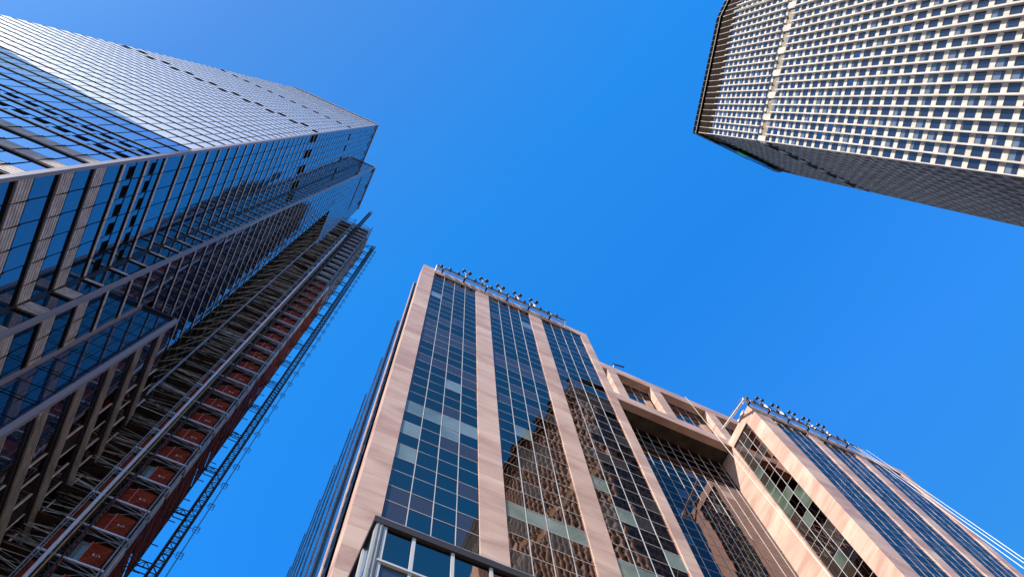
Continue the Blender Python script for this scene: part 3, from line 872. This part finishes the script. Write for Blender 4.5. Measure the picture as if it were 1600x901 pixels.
# roof light rails
def light_rail(x0, x1, xs_single, xs_white, pairs, label, cx_):
    t = thing('roof_light_rail', label, 'light rail', (cx_, 20.7, RZ), 'light rails along the granite roof edge')
    b = MB(); y = 20.72
    for dz, dy in ((0, 0), (-.42, .12)): b.tube((x0, y + dy, RZ - .25 + dz), (x1, y + dy, RZ - .25 + dz), .07, 'cream', 6)
    b.tube((x0, y - .1, RZ - .5), (x1, y - .1, RZ - .5), .06, 'lamp', 6)
    n = 6
    for i in range(n):
        x = x0 + (x1 - x0) * (i + .3) / n
        b.box(x - .1, x + .1, y - .1, YF, RZ - .75, RZ - .58, 'lamp'); b.tube((x, y - .1, RZ - .9), (x, y - .1, RZ - .1), .05, 'white', 5)
    for x in (x0, x1): b.tube((x, y, RZ - .2), (x, YF, RZ - 2.0 if x == x1 else RZ - 1.2), .09, 'white', 6)
    b.build('rail', t)
    for x in xs_single + xs_white:
        b = MB(); b.tube((x, y, RZ - .1), (x, y, RZ + .30), .16, 'lamp', 10); b.tube((x, y, RZ + .30), (x, y, RZ + .75), .23, 'lamp', 10)
        b.build('floodlight', t)
    for x in pairs:
        b = MB()
        b.tube((x - .1, y, RZ - .1), (x - .1, y, RZ + 1.1), .17, 'white', 8); b.tube((x - .1, y, RZ + 1.1), (x - .1, y, RZ + 2.0), .03, 'steel', 6)
        b.tube((x - .42, y, RZ + 3.4), (x - .1, y, RZ + 2.0), .022, 'steel', 5); b.tube((x + .42, y, RZ + 3.4), (x - .1, y, RZ + 2.0), .022, 'steel', 5)
        p = b.build('twin_lamp', t)
        for dx in (-.42, .42):
            b = MB(); b.ball((x + dx, y, RZ + 3.7), .27, 'lamp'); b.build('lamp_globe', p)
light_rail(4.2, 22.4, [4.79, 5.99, 7.15, 9.48, 11.82, 14.11, 16.52, 18.84, 19.99, 21.2], [8.26, 10.59, 12.88, 15.29, 17.56], [8.36, 10.82, 13.25, 15.75, 18.15],
           'cream rail of black floodlights along the roof edge of the left granite front', 13)
light_rail(49.0, 67.4, [49.87, 50.94, 53.29, 55.65, 58.02, 60.41, 62.8, 64.0, 65.2], [52.11, 54.54, 56.95, 59.28, 61.6], [53.0, 55.5, 58.15, 60.5, 62.9],
           'cream rail of black floodlights along the roof edge of the right granite front', 58)
# window-cleaning davit on the right front, ropes
t = thing('roof_davit', 'white braced davit beam reaching back over the bridge from the right granite roof corner', 'davit', (50, 21, RZ))
b = MB(); b.tube((48.9, 20.6, 108.9), (50.1, 26.6, 113.4), .17, 'white', 8); b.tube((48.9, 20.6, 108.9), (50.6, 21.6, 109.9), .1, 'white', 6); b.build('beam', t)
b = MB(); b.tube((49.6, 22.6, 109.6), (50.4, 22.4, 110.8), .05, 'white', 5); b.tube((49.5, 24.2, 112.0), (50.2, 22.0, 113.4), .04, 'steel', 5); b.tube((50.2, 22.0, 113.4), (49.3, 21.0, 110.4), .04, 'steel', 5)
b.box(50.0, 50.7, 22.6, 24.0, 109.9, 110.3, 'white'); b.build('brace', t)
def rope(a, c, r, label, sag=0.0, m='white'):
    b = MB(); n = 10; pr = Vector(a); A = Vector(a); Cc = Vector(c)
    for i in range(1, n + 1):
        u = i / n; p = A.lerp(Cc, u) - Vector((0, 0, sag * 4 * u * (1 - u))); b.tube(pr, p, r, m, 5); pr = p
    return b.build('rope', label=label, category='rope')
rope((47.5, 27.0, 125.1), (20.9, 11.3, 31.4), .028, 'thin pale rope slanting down from the bridge roof across the recessed bay', m='cream')
rope((68.5, 20.6, 110.2), (26.69, 7.10, 30), .013, 'uppermost of the three white ropes slanting off the right granite roof', m='white')
rope((66.8, 20.6, 109.6), (26.77, 7.24, 30), .013, 'middle one of the three white ropes slanting off the right granite roof', m='white')
rope((66.0, 20.6, 109.2), (26.9, 7.45, 30), .013, 'lowest of the three white ropes slanting off the right granite roof', m='white')
t = thing('roof_antenna', 'small dark aerial arm sticking out over the bridge parapet beside the left granite front', 'antenna', (36, 27.2, 125))
b = MB(); b.tube((35.3, 27.3, 125.0), (35.6, 27.1, 126.6), .06, 'white', 5); b.build('post', t)
b = MB(); b.tube((35.4, 27.1, 126.5), (37.4, 27.0, 127.2), .13, 'lamp', 6); b.build('arm', t)

# ================================================================== white gridded octagonal tower
O0 = thing('gridded_tower', 'massive octagonal tower at upper right with a sunlit white precast grid of windows', 'skyscraper', (75, -35, GZ))
c0 = (60.2, -18.0); dx_ = .26
nl = math.hypot(1, dx_)
tA = (-dx_ / nl, -1 / nl); nA = (-1 / nl, dx_ / nl)
LA = 30.0 * nl                          # sunlit chamfer face
c1 = (c0[0] + tA[0] * LA, c0[1] + tA[1] * LA)
fO1 = Face(c0, (0, 0), tA, nA)
fO2 = Face(c1, (0, 0), (0, -1), (-1, 0))
fO3 = Face(c0, (0, 0), (1, 0), (0, 1))
def grid_face(face, length, pitch, rib_m, wall_m, glass_ms, zlo, name_lab=None, end_in=0.0, ribd=.72, crown=True):
    n = round(length / pitch); p = length / n
    w = MB(); qs = []
    fh = 3.87
    # continuous wall plane at depth -0.25 behind ribs, spandrels proud
    face_fl = []
    z = 103.8 - 3.87 * 26
    while z < 183.5: face_fl.append(z); z += fh
    up = [188.7 + 3.98 * i for i in range(10)]
    for zs_, hh in [(z, fh) for z in face_fl] + [(z, 3.98) for z in up]:
        if zs_ + hh < zlo: continue
        face.slab(w, 0, length, zs_, zs_ + 1.28, -.5, 0.0, wall_m)        # spandrel panel
        face.slab(w, 0, length, zs_ + 1.5, zs_ + hh, -.55, -.42, wall_m)  # reveal behind windows
        for i in range(n):
            r = random.random()
            m = glass_ms[0] if r < .60 else glass_ms[1]
            a0 = i * p + .17; a1 = (i + 1) * p - .17
            if m == glass_ms[1] and glass_ms[0] != m:
                zm = zs_ + 1.3 + (hh - 1.3) * random.choice((.35, .5, .5, .7, .9))
                qs.append((face.quad(a0, a1, zs_ + 1.30, zm, -.06, .006), glass_ms[0], [(face.quad(a0, a1, zm, zs_ + hh, -.065, .006), m)]))
            else:
                qs.append((face.quad(a0, a1, zs_ + 1.30, zs_ + hh, -.06, .006), m if r > .03 or glass_ms[0] == glass_ms[1] else 'msky'))
    face.slab(w, 0, length, GZ, max(zlo, .5), -.5, 0, wall_m)
    face.slab(w, 0, length, 184.3, 188.7, -.5, -.1, 'mech')
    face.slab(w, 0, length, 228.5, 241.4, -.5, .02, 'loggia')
    w.build('wall', O0, **({'label': name_lab} if name_lab else {}))
    for i in range(n + 1):
        r = MB(); a = i * p
        wid = .115
        a0, a1 = max(0, a - wid), min(length, a + wid)
        for z0, z1 in ((GZ, 184.3), (188.7, 228.5)):
            face.slab(r, a0, a1, z0, z1, -.2, ribd, rib_m)
        # tapered free fin in front of the loggia
        face.slab(r, a - .045, a + .045, 228.5, 240.4, -.4, .09, rib_m)
        # small keyed notch where floor meets rib
        r.build('rib', O0)
    for i in range(0, n + 1, 3):
        r = MB(); a = i * p
        face.slab(r, max(0, a - .15), min(length, a + 1.15), 184.3, 188.7, -.5, .30, rib_m); r.build('bracket', O0)
    if True:
        r = MB()
        face.slab(r, -.3, length + .3, 241.4, 245.0, -.6, .50, 'void'); face.slab(r, -.3, length + .3, 241.2, 241.45, .45, .62, 'precast')
        for i in range(n): face.slab(r, i * p - .06, i * p + .06, 241.5, 244.9, .5, .6, 'darksteel')
        r.build('parapet', O0)
    return qs
qs = grid_face(fO1, LA, 1.548, 'precast', 'precast', ('mglass', 'mblind'), 20, 'sunlit white precast grid wall')
qs += grid_face(fO2, 34.06, 1.548, 'precast', 'precast', ('mglass', 'mblind'), 20)
qs3 = grid_face(fO3, 25.6, 1.6, 'precast_shaded', 'precast_shaded', ('mdark', 'mdark'), 20, 'shaded grey side wall of the octagon', ribd=.16)
place_windows(qs + qs3, O0)
# remaining hidden sides and roof
b = MB()
ring = [c0, c1, (c1[0], c1[1] - 34.06), (c0[0], c1[1] - 34.06 - 30), (86, c1[1] - 64), (100, -70), (100, -30), (85.8, -18.0)]
bot = [(x, y, GZ) for x, y in ring]; top_ = [(x, y, 243.5) for x, y in ring]
for i in (2, 3, 4, 5, 6): b.face([bot[i], bot[i + 1], top_[i + 1], top_[i]], 'precast')
b.face(top_, 'roofing'); b.build('rear_wall', O0)
b = MB()
for zc in (184.3, 188.7): b.box(60, 62, -20, -18.5, zc - .01, zc + .01, 'mech')
b.build('ledge', O0)
# seam joint on the chamfer and mechanical floor line on the shaded side
b = MB(); fO3.slab(b, 0, 25.6, 187.9, 188.5, -.3, .3, 'tframe'); fO3.slab(b, 0, 25.6, 184.2, 184.5, -.3, .2, 'tframe'); b.build('floor_ledge', O0)
# crown sign on the shaded side: dark channel with a green then blue crescent, seen edge on
b = MB(); b.box(66.0, 83.5, -17.42, -17.15, 232.2, 240.5, 'lamp'); sg = b.build('crown_sign', O0)
b = MB()
def crescent(mb, xa, xb, zc, h, m, y=-17.14, flip=1):
    n = 10
    for i in range(n):
        u0, u1 = i / n, (i + 1) / n
        f = lambda u: h * math.sin(math.pi * (u * .5 if flip > 0 else .5 + u * .5))
        x0 = xa + (xb - xa) * u0; x1 = xa + (xb - xa) * u1
        mb.hexa([(x0, y, zc), (x1, y, zc), (x1, y + .35, zc), (x0, y + .35, zc), (x0, y, zc + .2 + f(u0)), (x1, y, zc + .2 + f(u1)), (x1, y + .35, zc + .2 + f(u1)), (x0, y + .35, zc + .2 + f(u0))], m)
crescent(b, 68.6, 72.0, 228.0, 4.6, 'signgreen', y=-17.10, flip=1); b.build('green_crescent', sg)
b = MB(); crescent(b, 72.0, 77.4, 227.4, 4.6, 'signblue', y=-17.10, flip=-1); b.build('blue_crescent', sg)
b = MB(); b.tube((66.2, -16.9, 233.5), (74.5, -16.6, 234.5), .07, 'lamp', 5); b.tube((66.2, -16.9, 233.5), (66.6, -17.4, 236), .06, 'lamp', 5); b.build('sign_bracket', O0)

# ================================================================== unseen block added left of the view to shade the tower foot
N0 = thing('added_shade_block', 'unseen tan block added left of the view to cast shade on the glass tower', 'office building', (-80, 0, GZ))
NZ = 130.0
def edge_at(p):                           # where the sun ray through a tower-face point reaches the roof height
    t_ = (NZ - p[2]) / sdir.z
    return Vector((p[0] + sdir.x * t_, p[1] + sdir.y * t_, 0))
q0, q1 = edge_at((-23.53, 15.81, 86.75)), edge_at((-50.45, 16.26, 102.9))
u_ = (q1 - q0).normalized()
e0 = q0 - u_ * 1.0; e1 = q0 + u_ * 75
nn = Vector((-22, -2, 0))
b = MB()
P4 = [e0, e1, e1 + nn, e0 + nn]
b.prism([(p.x, p.y, GZ) for p in P4], [(p.x, p.y, NZ) for p in P4], 'brick', 'roofing'); b.build('wall', N0)
dd = (e1 - e0); ln = dd.length; dd.normalize()
fN = Face((e0.x, e0.y), (0, 0), (dd.x, dd.y), (-dd.y, dd.x) if dd.x * 1 - 0 > 0 else (dd.y, -dd.x))
qn = []
z = 4
while z < NZ - 4:
    for i in range(int(ln / 3.2)): qn.append((fN.quad(i * 3.2 + .8, i * 3.2 + 2.4, z, z + 2, .01), 'cglass'))
    z += 3.8
bw = MB()
for p, m in qn: bw.face(p, m)
bw.build('window', N0, kind='stuff')
